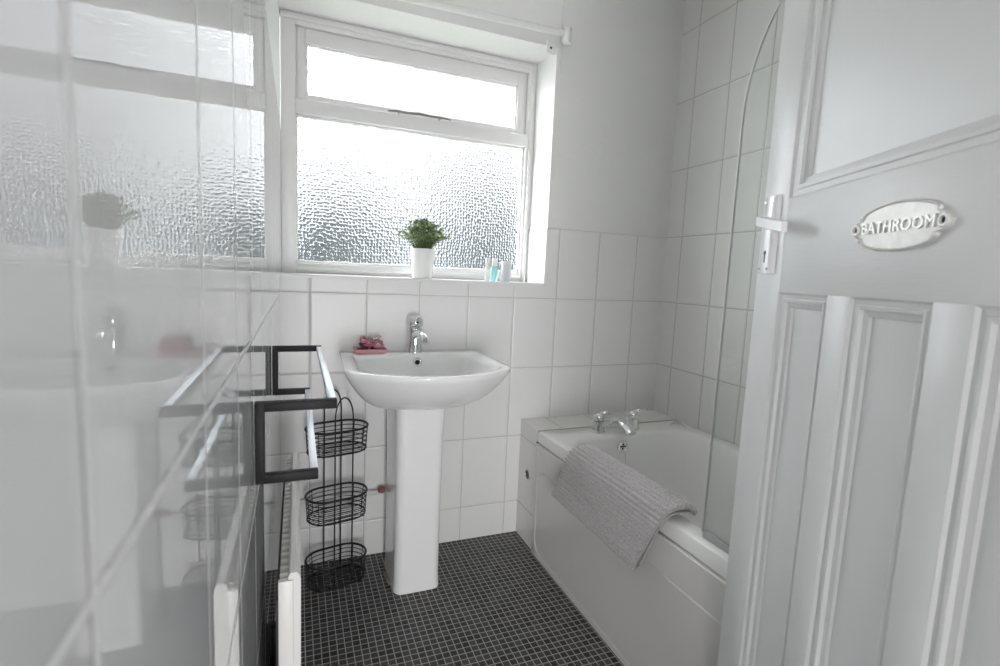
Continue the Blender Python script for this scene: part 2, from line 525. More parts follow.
rg += [lerp2(outer, pedp, .006, ZB-.009), sc(outer, .999, ZB-.003), sc(outer, .990, ZB),
      lerp2(outer, inner, .85, ZB), lerp2(outer, inner, 1, ZB-.004), sc(inner, .955, ZB-.022), sc(inner, .90, ZB-.07), sc(inner, .78, ZB-.115), sc(inner, .5, ZB-.135), sc(inner, .12, ZB-.142), sc(inner, .05, ZB-.143)]
loft(bm, rg, True, True)
bm.transform(Matrix.Translation((-.46, .2, 0)))
basin = link('basin', bm, M['ceramic'], sink, smooth='all')
bm = bmesh.new()
base_p = rrect(.364, .527, -.292, -.05, .032, 10)
c_ = (.445, -.17)
rs = []
for z, kx, ky in ((0, 1.03, 1.03), (.012, 1.02, 1.02), (.05, 1.0, 1.0), (.3, 1.0, .99), (.5, 1.02, 1.0), (.62, 1.05, 1.02), (.685, 1.065, 1.02)):
    rs.append([(c_[0]+(x-c_[0])*kx, c_[1]+(y-c_[1])*ky, z) for x, y in base_p])
loft(bm, rs, True, True)
bm.transform(Matrix.Translation((-.46, .2, 0)))
link('pedestal', bm, M['ceramic'], sink, smooth=True)
# overflow ring in the back of the bowl
bm = bmesh.new()
t = bmesh.new(); lathe(t, [(.0095, 0), (.016, 0), (.018, .002), (.016, .005), (.010, .005), (.0095, 0)], 0, 0, 20, False, False)
ovm = Matrix.Translation((.467-.46, -.0965+.2, .797)) @ Matrix.Rotation(math.radians(75), 4, 'X')
merge(bm, t, ovm)
ov = link('overflow_ring', bm, M['chrome'], sink, smooth='all')
bm = bmesh.new(); t = bmesh.new(); lathe(t, [(.0, .0012), (.009, .0012)], 0, 0, 16, False, False); merge(bm, t, ovm)
link('overflow_hole', bm, M['dark'], ov)
bm = bmesh.new(); tube(bm, [(-.11, .045, .004), (-.10, -.02, .004), (-.078, -.07, .004), (-.06, -.088, .004)], [.006, .008, .007, .004], 6)
link('sealant', bm, M['copper'], sink, smooth='all')

# basin tap
tap = thing('basin_tap', 'chrome single-lever mixer tap on the back of the basin', 'tap', (.468, -.045, ZB))
bm = bmesh.new()
lathe(bm, [(.031, 0), (.031, .004), (.029, .008), (.0255, .035), (.0245, .075), (.0255, .090), (.0265, .096)], 0, 0, 28)
link('tap_body', bm, M['chrome'], tap, smooth=True)
bm = bmesh.new()
p = bez((0, -.010, .066), (.004, -.05, .082), (.008, -.085, .080), (.012, -.108, .060), 12)
tube(bm, p, [.019, .019, .0185, .018, .0175, .017, .0168, .0165, .016, .016, .0155, .0155, .015], 14)
tube(bm, [(.012, -.104, .065), (.0125, -.113, .048)], .0145, 16)
link('spout', bm, M['chrome'], tap, smooth=True)
bm = bmesh.new()
lathe(bm, [(.0235, .099), (.0285, .102), (.0305, .112), (.030, .124), (.026, .135), (.015, .142), (.001, .144)], 0, 0, 28)
lv = link('lever', bm, M['chrome'], tap, smooth='all')
bm = bmesh.new(); tube(bm, [(0, -.028, .116), (0, -.0315, .116)], .0055, 12)
link('indicator', bm, M['dark'], lv)

# pink tray with hair ties
tray = thing('trinket_tray', 'pink rectangular tray on the left back corner of the basin rim', 'tray', (.297, -.055, ZB))
bm = bmesh.new()
o_ = rrect(-.058, .058, -.036, .036, .006, 4)
def ins(pl, d, z): return [(x*(1-d/.058), y*(1-d/.036), z) for x, y in pl]
loft(bm, [ins(o_, .008, 0), ins(o_, .002, .006), ins(o_, 0, .017), ins(o_, .0025, .018), ins(o_, .004, .014), ins(o_, .009, .005)], True, True)
link('tray', bm, M['pink'], tray, smooth=True)
def hair_tie(x, y, z, R, r, rx, ry, m, label, group=None, bead=False):
    b = bmesh.new()
    pts = []
    for k in range(28):
        a = 2*PI*k/28
        w = 1+.12*math.sin(3*a+x*90)
        pts.append((R*w*math.cos(a), R*.8*w*math.sin(a), .004*math.sin(2*a+1)))
    tube(b, pts, [r*(1+.22*math.sin(9*2*PI*k/28)) for k in range(28)], 7, True)
    o = link('hair_tie', b, m, None, smooth='all', loc=(x, y, z))
    o.rotation_euler = (rx, ry, random.uniform(0, 3))
    tag(o, label, 'hair tie', group)
    if bead:
        b = bmesh.new(); bmesh.ops.create_icosphere(b, subdivisions=2, radius=.007, matrix=Matrix.Translation((R, 0, 0)))
        link('bead', b, M['silver_tie'], o, smooth='all')
    return o
g_ = 'hair ties heaped in the pink tray'
lp = 'pink elastic hair tie heaped in the pink tray on the basin'
ld = 'dark maroon hair tie heaped in the pink tray on the basin'
tx, ty, tz = .297, -.055, ZB
hair_tie(tx-.025, ty, tz+.012, .020, .0045, .1, .1, M['dark_tie'], ld, g_+', dark')
hair_tie(tx+.020, ty-.006, tz+.012, .020, .0045, .1, -.1, M['dark_tie'], ld, g_+', dark')
hair_tie(tx-.022, ty-.01, tz+.026, .019, .005, .9, .2, M['dark_tie'], ld, g_+', dark')
hair_tie(tx-.002, ty+.012, tz+.027, .024, .006, .25, .2, M['pink_tie'], lp, g_+', pink')
hair_tie(tx+.030, ty-.002, tz+.030, .017, .0055, .9, -.3, M['pink_tie'], lp, g_+', pink')
hair_tie(tx-.012, ty+.004, tz+.046, .026, .005, .1, -.1, M['pink_tie'], lp, g_+', pink')
hair_tie(tx+.016, ty+.006, tz+.054, .022, .004, .25, .2, M['silver_tie'], 'silvery hair tie with a bead on top of the heap in the pink tray', bead=True)

# ------------------------------------------------------------------ plant and bottles on the sill
ZS = 1.110
pl = thing('potted_plant', 'small bushy green plant in a white pot on the window sill', 'plant', (.515, .07, ZS))
bm = bmesh.new()
lathe(bm, [(.0, .0), (.037, 0), (.039, .003), (.051, .112), (.0525, .116), (.0515, .118), (.049, .116), (.0475, .104), (.0, .104)], 0, 0, 36, False, False)
link('pot', bm, M['pot'], pl, smooth=True)
bm = bmesh.new(); lathe(bm, [(.0, .102), (.046, .1045)], 0, 0, 24, False, False); link('soil', bm, M['soil'], pl)
bs, bf = bmesh.new(), bmesh.new()
for i in range(105):
    a = random.uniform(0, 2*PI); el = random.uniform(.05, 1.0)**.7
    tip = Vector((.122*math.cos(a)*math.cos(el*1.5)*random.uniform(.70, 1.08), .095*math.sin(a)*math.cos(el*1.5)*random.uniform(.75, 1.05), .128+.105*math.sin(el*1.5)*random.uniform(.8, 1.05)))
    root = Vector((.02*math.cos(a), .02*math.sin(a), .102))
    mid = root.lerp(tip, .5)+Vector((0, 0, .02))
    tube(bs, [root, mid, tip], [.0014, .0011, .0008], 4)
    for j in range(11):
        t = .35+.65*j/10
        p = (root.lerp(mid, t*2) if t < .5 else mid.lerp(tip, t*2-1))
        d = Vector((random.gauss(0, 1), random.gauss(0, 1), random.gauss(.3, .8))).normalized()
        q = d.cross(Vector((random.gauss(0, 1), random.gauss(0, 1), random.gauss(0, 1)))).normalized()
        L = random.uniform(.010, .018); w = L*.36
        nn = d.cross(q)*.002
        vs = [bf.verts.new(p), bf.verts.new(p+d*L*.45+q*w+nn), bf.verts.new(p+d*L), bf.verts.new(p+d*L*.45-q*w+nn)]
        bf.faces.new((vs[0], vs[1], vs[2])); bf.faces.new((vs[0], vs[2], vs[3]))
link('stems', bs, M['stem'], pl); link('foliage', bf, M['leaf'], pl)

def bottle(x, y, mt, label):
    t = thing('toiletry_bottle', label, 'bottle', (x, y, ZS))
    b = bmesh.new(); lathe(b, [(.012, 0), (.0135, .002), (.0135, .056), (.011, .063), (.009, .066)], 0, 0, 20)
    link('bottle_body', b, mt, t, smooth=True)
    b = bmesh.new(); lathe(b, [(.0105, .064), (.0112, .066), (.0112, .093), (.010, .096)], 0, 0, 20)
    link('cap', b, M['cap'], t, smooth=True)
bottle(.786, .040, M['clearp'], 'clear little bottle with a white cap on the window sill')
bottle(.816, .044, M['turq'], 'turquoise little bottle with a white cap on the window sill')
jar = thing('jar', 'squat frosted jar with a pale lid at the right end of the window sill', 'jar', (.869, .045, ZS))
bm = bmesh.new(); lathe(bm, [(.021, 0), (.0225, .002), (.0225, .072), (.0205, .074)], 0, 0, 24); link('jar_body', bm, M['frostp'], jar, smooth=True)
bm = bmesh.new(); lathe(bm, [(.0225, .0735), (.0245, .0745), (.0245, .083), (.0235, .085)], 0, 0, 24); link('lid', bm, M['cap'], jar, smooth=True)

# ------------------------------------------------------------------ bath with its boxing
ZR = .515
bm = bmesh.new()
box(bm, .955, XR, -.17, 0, 0, ZR+.003, .0012, mi=0)
for f in bm.faces:
    if f.normal.z > .7: f.material_index = 1
bx = struct('trim_2', bm, [M['tile_box'], M['tile_ledge']])
bm = bmesh.new(); tube(bm, [(.9555, -.095, .302), (.9535, -.095, .302)], .021, 24)
hole = link('boxing_hole', bm, M['dark'], bx)
bm = bmesh.new()
pts = [(.9535, -.095+.021*math.cos(2*PI*k/24), .302+.021*math.sin(2*PI*k/24)) for k in range(24)]
tube(bm, pts, .003, 6, True); link('hole_ring', bm, M['chrome'], hole, smooth='all')
bm = bmesh.new(); bmesh.ops.create_icosphere(bm, subdivisions=2, radius=.005, matrix=Matrix.Translation((.957, -.166, .466)))
link('screw', bm, M['dark'], bx, smooth='all')

bath = thing('bathtub', 'white built-in bathtub along the right wall', 'bathtub', (1.3, -1.0, 0))
OFF = Matrix.Translation((-1.3, 1.0, 0))
X0, X1, Y0, Y1 = .955, 1.659, -1.855, -.1702
def rr3(x0, x1, y0, y1, r, z, seg=10): return [(x, y, z) for x, y in rrect(x0, x1, y0, y1, r, seg)]
bm = bmesh.new()
rg = [rr3(X0+.010, X1, Y0, Y1, .004, ZR-.046), rr3(X0+.001, X1, Y0, Y1, .004, ZR-.044), rr3(X0, X1, Y0, Y1, .004, ZR-.010), rr3(X0+.003, X1-.001, Y0+.002, Y1-.002, .006, ZR-.003), rr3(X0+.009, X1-.004, Y0+.005, Y1-.005, .01, ZR),
      rr3(X0+.052, X1-.060, Y0+.07, -.275, .10, ZR), rr3(X0+.060, X1-.066, Y0+.078, -.284, .105, ZR-.004), rr3(X0+.068, X1-.072, Y0+.09, -.294, .11, ZR-.016),
      rr3(X0+.082, X1-.085, Y0+.13, -.312, .12, ZR-.10), rr3(X0+.10, X1-.10, Y0+.20, -.345, .13, ZR-.24), rr3(X0+.125, X1-.125, Y0+.26, -.375, .13, ZR-.32), rr3(X0+.16, X1-.16, Y0+.32, -.42, .12, ZR-.355), rr3(X0+.25, X1-.25, Y0+.5, -.55, .08, ZR-.362)]
loft(bm, rg, False, True)
bm.transform(OFF)
link('tub', bm, M['acrylic'], bath, smooth=True)
# front panel
PX = .947
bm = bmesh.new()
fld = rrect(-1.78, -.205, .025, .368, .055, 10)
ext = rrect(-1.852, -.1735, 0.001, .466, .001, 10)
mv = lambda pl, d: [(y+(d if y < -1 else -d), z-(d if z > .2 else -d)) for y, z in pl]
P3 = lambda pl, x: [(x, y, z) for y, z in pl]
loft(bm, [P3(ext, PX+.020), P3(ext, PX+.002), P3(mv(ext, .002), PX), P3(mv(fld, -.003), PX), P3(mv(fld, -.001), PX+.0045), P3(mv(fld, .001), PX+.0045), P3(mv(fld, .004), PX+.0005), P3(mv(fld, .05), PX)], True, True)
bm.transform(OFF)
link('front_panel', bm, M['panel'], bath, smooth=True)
# overflow with chain eyelet
ovm = OFF @ Matrix.Translation((1.272, -.306, .470)) @ Matrix.Rotation(math.radians(96), 4, 'X')
bm = bmesh.new(); t = bmesh.new()
lathe(t, [(.024, -.004), (.0255, .002), (.024, .006), (.019, .007), (.017, .003), (.0, .003)], 0, 0, 28, False, False); merge(bm, t, ovm)
bo = link('overflow_plate', bm, M['chrome'], bath, smooth=True)
bm = bmesh.new()
for a in range(5):
    t = bmesh.new()
    x, y = (.0095*math.cos(2*PI*a/4), .0095*math.sin(2*PI*a/4)) if a < 4 else (0, 0)
    lathe(t, [(.0, .0042), (.0042, .0042)], x, y, 10, False, False); merge(bm, t, ovm)
link('overflow_hole', bm, M['dark'], bo)
bm = bmesh.new(); tube(bm, [(1.276-1.3, -.321+1, .447), (1.277-1.3, -.334+1, .36), (1.278-1.3, -.36+1, .26)], .0014, 6)
link('plug_chain', bm, M['chrome'], bath, smooth='all')

# bath filler
bt = thing('bath_tap', 'chrome twin-lever bath filler on the tap end of the bath', 'tap', (1.283, -.232, ZR))
bm = bmesh.new()
for s in (-1, 1):
    lathe(bm, [(.031, 0), (.031, .004), (.025, .008), (.022, .03), (.0215, .045)], s*.085, 0, 24)
tube(bm, [(-.085, 0, .028), (-.04, -.004, .032), (0, -.008, .036), (.04, -.004, .032), (.085, 0, .028)], [.019, .020, .022, .020, .019], 14)
link('tap_body', bm, M['chrome'], bt, smooth=True)
bm = bmesh.new()
p = bez((0, -.002, .040), (0, -.04, .056), (.0, -.08, .044), (.0, -.112, .018), 12)
R_ = []
for k, q in enumerate(p):
    w = .030-.008*k/12; h = .016-.002*k/12
    tn = (p[min(k+1, 12)]-p[max(k-1, 0)]).normalized(); up = Vector((1, 0, 0)).cross(tn)
    R_.append([tuple(q+Vector((1, 0, 0))*w*math.cos(2*PI*j/16)+up*h*math.sin(2*PI*j/16)) for j in range(16)])
loft(bm, R_, True, True)
link('spout', bm, M['chrome'], bt, smooth=True)
for s in (-1, 1):
    bm = bmesh.new()
    lathe(bm, [(.0185, .046), (.021, .050), (.0215, .066), (.018, .076), (.006, .081), (.0005, .0815)], s*.085, 0, 22)
    d = Vector((.9, -.35, 0)).normalized()
    c0 = Vector((s*.085, 0, .072))
    tube(bm, [c0, c0+d*.03+Vector((0, 0, .010)), c0+d*.058+Vector((0, 0, .009))], [.0105, .0085, .0065], 10)
    link('lever', bm, M['chrome'], bt, smooth='all')

# glass screen standing on the rim
scr = thing('shower_screen', 'clear glass bath screen with a curved top corner on the bath rim', 'shower screen', (.985, -1.4, ZR))
pts = [(-1.045, ZR+.012), (-1.046, 1.50)]
pts += [(-1.046-.20*(1-math.cos(a)), 1.50+.30*math.sin(a)) for a in [PI/2*i/16 for i in range(1, 17)]]
pts += [(-1.835, 1.80), (-1.835, ZR+.012)]
bm = bmesh.new(); extrude_poly(bm, pts, .982, .988, ('y', 'z')); bm.normal_update()
for f in bm.faces: f.material_index = 0 if abs(f.normal.x) > .7 else 1
bm.transform(Matrix.Translation((-.985, 1.4, -ZR)))
link('glass_panel', bm, [M['screen'], M['glass_edge']], scr)
bm = bmesh.new(); tube(bm, [(0, y+1.4+.001, z-ZR) for y, z in pts[:-2]], .0036, 8)
tag(link('edge_seal', bm, M['edge_seal'], scr, smooth='all'), 'pale clear edge strip')
bm = B(-.006, .006, -.43, .353, .0005, .020, .002)
link('bottom_seal', bm, M['grey_seal'], scr, smooth=True)
bm = B(-.014, .014, -.455, -.43, .0005, 1.30, .003); link('wall_profile', bm, M['aluminium'], scr, smooth=True)

# chenille mat folded over the rim --------------------------------------------
def bath_mat():
    # centre line of the folded sheet in (x, z): inside edge, over the rim, down, fold, back up, over the rim
    P = [(1.050, .514), (1.040, .528), (1.015, .543), (.985, .547), (.960, .543), (.942, .530), (.933, .505), (.930, .46), (.928, .42), (.922, .38), (.921, .355), (.925, .340), (.933, .335),
         (.940, .342), (.9385, .36), (.939, .40), (.9395, .45), (.941, .49), (.946, .515), (.960, .529), (.985, .532), (1.012, .530), (1.034, .524)]
    # smooth and resample
    V = [Vector((a, b, 0)) for a, b in P]
    def cat(i, t):
        p0, p1, p2, p3 = V[max(i-1, 0)], V[i], V[min(i+1, len(V)-1)], V[min(i+2, len(V)-1)]
        return .5*((2*p1)+(p2-p0)*t+(2*p0-5*p1+4*p2-p3)*t*t+(3*p1-p0-3*p2+p3)*t**3)
    pts = []
    for i in range(len(V)-1):
        for k in range(20): pts.append(cat(i, k/20))
    pts.append(V[-1])
    L = [0]
    for a, b in zip(pts, pts[1:]): L.append(L[-1]+(b-a).length)
    tot = L[-1]; ds = .0022; n = int(tot/ds)
    S = []; j = 0
    for i in range(n+1):
        s = tot*i/n
        while j < len(L)-2 and L[j+1] < s: j += 1
        f = (s-L[j])/max(L[j+1]-L[j], 1e-9)
        S.append((pts[j].lerp(pts[j+1], f), s))
    ny = 190; y_a, y_b = -.470, -.960
    bm = bmesh.new()
    rows = []
    rowp = .0132; nub = .0100
    rnd = [random.uniform(0, 1) for _ in range(400)]
    for i, (p, s) in enumerate(S):
        a = S[max(i-1, 0)][0]; b = S[min(i+1, len(S)-1)][0]
        tn = (b-a).normalized(); nr = Vector((tn.y, -tn.x, 0))
        ri = int(s/rowp); fr = s/rowp-ri
        row = []
        for k in range(ny+1):
            y = y_a+(y_b-y_a)*k/ny
            ph = (y/nub+rnd[ri]*1.0); ci = int(math.floor(ph)); fc = ph-ci
            hh = (math.sin(PI*fr)**.7)*(.62+.38*math.sin(PI*fc)**.8)*(.80+.20*rnd[(ri*37+ci*11) % 400])
            off = .0020+.0120*hh*(1.0 if s < tot*.52 else .2)
            e = .0025*math.sin(s*18+y*7)+.002*math.sin(y*23+s*5)
            sh = (.545-p.y)*.42
            q = p+nr*off
            row.append((q.x+e*.6, y+sh, q.y))
        rows.append(row)
    back = []
    for i, (p, s) in enumerate(S):
        a = S[max(i-1, 0)][0]; b = S[min(i+1, len(S)-1)][0]
        tn = (b-a).normalized(); nr = Vector((tn.y, -tn.x, 0))
        q = p-nr*.0022
        back.append([(q.x+(.0025*math.sin(s*18+(y_a+(y_b-y_a)*k/ny)*7)+.002*math.sin((y_a+(y_b-y_a)*k/ny)*23+s*5))*.6, y_a+(y_b-y_a)*k/ny+(.545-p.y)*.42, q.y) for k in range(ny+1)])
    F = [[bm.verts.new(c) for c in r] for r in rows]
    K = [[bm.verts.new(c) for c in r] for r in back]
    for i in range(len(S)-1):
        for k in range(ny):
            bm.faces.new((F[i][k], F[i][k+1], F[i+1][k+1], F[i+1][k]))
            bm.faces.new((K[i][k+1], K[i][k], K[i+1][k], K[i+1][k+1]))
        bm.faces.new((F[i][0], F[i+1][0], K[i+1][0], K[i][0]))
        bm.faces.new((F[i+1][ny], F[i][ny], K[i][ny], K[i+1][ny]))
    for k in range(ny):
        bm.faces.new((F[0][k+1], F[0][k], K[0][k], K[0][k+1]))
        bm.faces.new((F[-1][k], F[-1][k+1], K[-1][k+1], K[-1][k]))
    o = link('bath_mat', bm, M['chenille'], None, smooth='all')
    tag(o, 'grey ribbed chenille bath mat folded over the front rim of the bathtub', 'bath mat')
bath_mat()

# ------------------------------------------------------------------ radiator on the left wall
rad = thing('radiator', 'white panel radiator with top fins on the left wall', 'radiator', (XL, -.84, .1))
y0, y1 = -1.131+.84, -.555+.84
zt = .649-.1
xf = .052-XL
bm = bmesh.new()
prof = [(xf-.010, 0), (xf-.002, 0), (xf, .004), (xf, zt-.012), (xf-.003, zt-.004), (xf-.007, zt), (xf-.016, zt-.001), (xf-.019, zt-.007), (xf-.019, .02)]
lo = [[(x, y, z) for x, z in prof] for y in (y0, y1)]
loft(bm, lo, True, True)
link('front_panel', bm, M['radiator'], rad, smooth=True)
bm = bmesh.new()
zz = zt-.018
nf = 26
xa, xb = .030, xf-.0185
for i in range(nf):
    a = y0+.008+(y1-y0-.014)*i/nf; w = (y1-y0-.014)/nf
    poly = [(xb, a), (xa+.003, a), (xa, a+w*.25), (xa, a+w*.75), (xa+.003, a+w), (xb, a+w)]
    extrude_poly(bm, poly, .02, zz, ('x', 'y'))
    tube(bm, [(xa+.001, a+w*.5, zz), (xb, a+w*.5, zz+.002)], w*.30, 8)
link('fins', bm, M['fin'], rad)
bm = B(xa-.002, xf-.011, y0-.003, y0+.008, .004, zt-.012, .002)
bm2 = B(xa-.006, xa-.0005, y0+.012, y1-.012, .01, zt-.05)  # dark sheet added to blacken the gap between fins and wall
tag(link('back_panel', bm2, M['dark_steel'], rad), 'dark sheet over the back of the fins')
link('end_panel', bm, M['radiator'], rad, smooth=True)
for y in (y0+.14, y1-.14):
    link('wall_bracket', B(.0005, xa-.004, y-.012, y+.012, .03, .16, .001), M['dark_steel'], rad)
bm = bmesh.new(); tube(bm, [(xa+.012, y1+.02, -.0995), (xa+.012, y1+.02, .02), (xa+.012, y1-.005, .026)], .0075, 10)
link('pipe_tail', bm, M['plastic_white'], rad, smooth='all')

# towel rail above it
tr = thing('towel_rail', 'black and chrome two-bar towel rail on the left tiled wall above the radiator', 'towel rail', (XL, -.92, .88))
for y in (-1.185+.92, -.645+.92):
    bm = bmesh.new()
    ZU, ZL_ = .939-.88, .833-.88
    box(bm, .001, .014, y-.0065, y+.0065, ZL_-.007, ZU+.007, .0012)
    box(bm, .012, .112, y-.0065, y+.0065, ZU-.007, ZU+.007, .0012)
    box(bm, .012, .086, y-.0065, y+.0065, ZL_-.007, ZL_+.007, .0012)
    link('bracket', bm, M['blackbar'], tr, smooth=True)
for x, z in ((.106, ZU), (.080, ZL_)):
    bm = B(x-.006, x+.006, -.2585, .2685, z-.0055, z+.0055, .0015)
    tag(link('bar', bm, M['satin'], tr, smooth=True), 'chrome bar')

# ------------------------------------------------------------------ wire caddy
cad = thing('wire_caddy', 'black wire three-tier caddy standing between radiator and washbasin', 'shower caddy', (.179, -.120, 0), math.radians(13))
def oval(a, b, z, n=48):
    # stadium outline
    r = b; L = a-b; pts = []
    for i in range(n//2+1):
        t = -PI/2+PI*i/(n//2); pts.append((L+r*math.cos(t), r*math.sin(t), z))
    for i in range(n//2+1):
        t = PI/2+PI*i/(n//2); pts.append((-L+r*math.cos(t), r*math.sin(t), z))
    return pts
CA, CBb = .107, .068
for zb in (.002, .246, .492):
    bm = bmesh.new()
    tube(bm, oval(CA, CBb, zb+.083), .0042, 8, True)
    for k, zz in enumerate((.0, .016, .033, .050, .066)):
        s = .955+.045*zz/.083
        tube(bm, oval(CA*s, CBb*s, zb+zz), .0017 if k else .0030, 6, True)
    for i in range(9):                                              # wires of the bottom
        y = -CBb*.85+CBb*1.7*i/8
        h = CA*.93-(0 if abs(y) < .02 else (abs(y)-.02)*.45)
        tube(bm, [(-h, y, zb+.001), (h, y, zb+.001)], .0015, 6)
    for k in range(10):
        a = 2*PI*k/10+.3
        pp = oval(CA, CBb, 0)[int(k*4.9) % 50]
        tube(bm, [(pp[0]*.955, pp[1]*.955, zb), (pp[0], pp[1], zb+.083)], .0014, 6)
    link('basket', bm, M['wire'], cad, smooth='all')
for y, dx in ((-CBb+.002, .004), (CBb-.002, .004)):
    bm = bmesh.new()
    w = .031
    arcp = [(dx-w, y, .003), (dx-w, y, .30), (dx-w, y, .62)]
    arcp += [(dx-w*math.cos(a), y, .62+.075*math.sin(a)) for a in [PI*i/14 for i in range(1, 14)]]
    arcp += [(dx+w, y, .62), (dx+w, y, .30), (dx+w, y, .003)]
    tube(bm, arcp, .0027, 8)
    link('arch', bm, M['wire'], cad, smooth='all')

# pipe along the wall
bm = bmesh.new()
tube(bm, [(XL+.02, -.018, .262), (.40, -.018, .268)], .0095, 12)
pp = link('wall_pipe', bm, M['gloss'], None, smooth='all')
tag(pp, 'white painted pipe along the foot of the tiled wall behind the pedestal', 'pipe')
bm = bmesh.new(); lathe(bm, [(.010, 0), (.014, .003), (.014, .016), (.009, .019)], 0, 0, 14)
t = link('valve_cap', bm, M['red'], pp, smooth='all', loc=(.352, -.036, .272)); tag(t, 'small dull red cap')

# ------------------------------------------------------------------ door
DV = Vector((.390, .921, 0)).normalized()
ang = math.atan2(-DV.y, -DV.x)
DO = Vector((.885, -1.214, 0))
DW, DT = .702, .038
door = thing('door_1', 'white panelled bathroom door standing open', 'door', DO, ang, kind='structure')
ZD0, ZD1 = .008, 1.975
bm = bmesh.new()
box(bm, 0, .088, 0, DT, ZD0, ZD1, .0018); box(bm, .617, DW, 0, DT, ZD0, ZD1, .0018)
box(bm, .228, .281, .0, DT, .22, 1.131, .0015); box(bm, .422, .476, .0, DT, .22, 1.131, .0015)
link('door_stiles', bm, M['door'], door, smooth=True)
bm = bmesh.new()
box(bm, .0875, .6175, 0, DT, 1.130, 1.295, .0008); box(bm, .0875, .6175, 0, DT, ZD1-.10, ZD1, .0008); box(bm, .0875, .6175, 0, DT, ZD0, .225, .0008)
link('door_rails', bm, M['door_h'], door, smooth=True)
def panel(x0, x1, z0, z1, mw):
    p = link('door_panel', B(x0-.004, x1+.004, .017, .030, z0-.004, z1+.004), M['door'], door)
    b = bmesh.new()
    # stepped moulding round the opening
    steps = [(0, .0005), (.003, .0045), (mw*.36, .0060), (mw*.42, .0035), (mw*.60, .0045), (mw*.66, .010), (mw*.94, .0125), (mw, .0175)]
    rg = []
    for d, y in steps:
        rg.append([(x0+d, y, z0+d), (x1-d, y, z0+d), (x1-d, y, z1-d), (x0+d, y, z1-d)])
    loft(b, rg)
    link('panel_moulding', b, M['door'], p)
panel(.088, .617, 1.295, ZD1-.10, .034)
panel(.088, .228, .225, 1.130, .026)
panel(.281, .422, .225, 1.130, .026)
panel(.476, .617, .225, 1.130, .026)
# handle set
bm = bmesh.new()
pr = [(.021, 0), (.022, -.007), (.026, -.010), (.060, -.010), (.064, -.007), (.065, 0)]
lo = [[(x, y, z) for x, y in pr] for z in (1.163, 1.305)]
loft(bm, lo, True, True)
pt = link('handle_plate', bm, M['handle'], door, smooth=True)
bm = bmesh.new()
for x in (.029, .057):
    for z in (1.172, 1.296):
        tube(bm, [(x, -.0095, z), (x, -.0115, z)], .0028, 10)
link('screw', bm, M['chrome'], pt)
bm = bmesh.new()
tube(bm, [(.043, -.0098, 1.202), (.043, -.0106, 1.202)], .0042, 14)
box(bm, .0412, .0448, -.0106, -.0099, 1.184, 1.202)
tag(link('keyhole', bm, M['dark'], pt), 'black keyhole')
bm = bmesh.new()
tube(bm, [(.043, -.010, 1.257), (.043, -.014, 1.257), (.043, -.024, 1.257)], [.0115, .0090, .0085], 16)
lo = []
for k in range(13):
    t_ = k/12
    x = .036+.104*t_; yy = -.024-.006*math.sin(PI*t_*.6); h = .0078; w = .0050; zc = 1.260-.020*t_
    lo.append([(x, yy-w, zc-h), (x, yy-w, zc+h), (x, yy-w*.6, zc+h+.0016), (x, yy+w*.6, zc+h+.0016), (x, yy+w, zc+h), (x, yy+w, zc-h), (x, yy+w*.5, zc-h-.0014), (x, yy-w*.5, zc-h-.0014)])
loft(bm, lo, True, True)
link('lever_handle', bm, M['handle'], door, smooth=True)

# sign on the door ----------------------------------------------------------
sg = thing('door_sign', 'oval cast metal sign reading BATHROOM on the open door', 'sign', DO+(-DV)*.357+Vector((0, 0, 1.222)), ang)
def outline(k):
    top = []
    n = 40
    for i in range(n+1):
        x = -.0815+.163*i/n; a = abs(x)
        if a <= .060: h = .0315*math.sqrt(max(0, 1-(a/.0820)**2))
        elif a <= .066: h = .0215-(a-.060)/.006*.0105
        else: h = .0115*math.sqrt(max(0, 1-((a-.068)/.0136)**2)) if a > .068 else .0110
        top.append((x, h))
    pl = top+[(x, -h) for x, h in reversed(top[1:-1])]
    return [(x*k, z*(k if k == 1 else k-.02)) for x, z in pl]
ol = outline(1)
bm = bmesh.new()
loft(bm, [[(x, 0, z) for x, z in ol], [(x, -.004, z) for x, z in ol], [(x*.985, -.0062, z*.97) for x, z in ol], [(x*.955, -.0066, z*.93) for x, z in ol], [(x*.93, -.0042, z*.88) for x, z in ol]], True, True)
link('sign_plate', bm, M['sign'], sg, smooth=True)
for s in (-1, 1):
    bm = bmesh.new()
    pts = [(s*.0715+.0062*math.cos(2*PI*k/20), -.0058, .0062*math.sin(2*PI*k/20)) for k in range(20)]
    tube(bm, pts, .0023, 8, True)
    lr = link('lug_ring', bm, M['sign_hi'], sg, smooth='all')
    bm = bmesh.new(); tube(bm, [(s*.0715, -.0045, 0), (s*.0715, -.0052, 0)], .0036, 14)
    link('screw_hole', bm, M['dark'], lr)
    for zz in (-1, 1):
        bm = bmesh.new()
        bmesh.ops.create_icosphere(bm, subdivisions=2, radius=.0032, matrix=Matrix.Translation((s*.0635, -.0052, zz*.0150)))
        link('lug_bead', bm, M['sign_hi'], sg, smooth='all')
cu = bpy.data.curves.new('lettering', 'FONT'); cu.body = 'BATHROOM'; cu.size = .0235; cu.align_x = 'CENTER'; cu.align_y = 'CENTER'
cu.extrude = .0011; cu.bevel_depth = .0004; cu.offset = -.0001; cu.space_character = 1.06
to = bpy.data.objects.new('tmp_text', cu); C.objects.link(to)
dg = bpy.context.evaluated_depsgraph_get(); dg.update()
me = bpy.data.meshes.new_from_object(to.evaluated_get(dg)); me.name = 'lettering'
bpy.data.objects.remove(to)
xs = [v.co.x for v in me.vertices]; wd = max(xs)-min(xs); k = .120/wd; cx = (max(xs)+min(xs))/2
for v in me.vertices: v.co.x = (v.co.x-cx)*k; v.co.y *= .88
me.transform(Matrix.Translation((0, -.0052, 0)) @ Matrix.Rotation(PI/2, 4, 'X'))
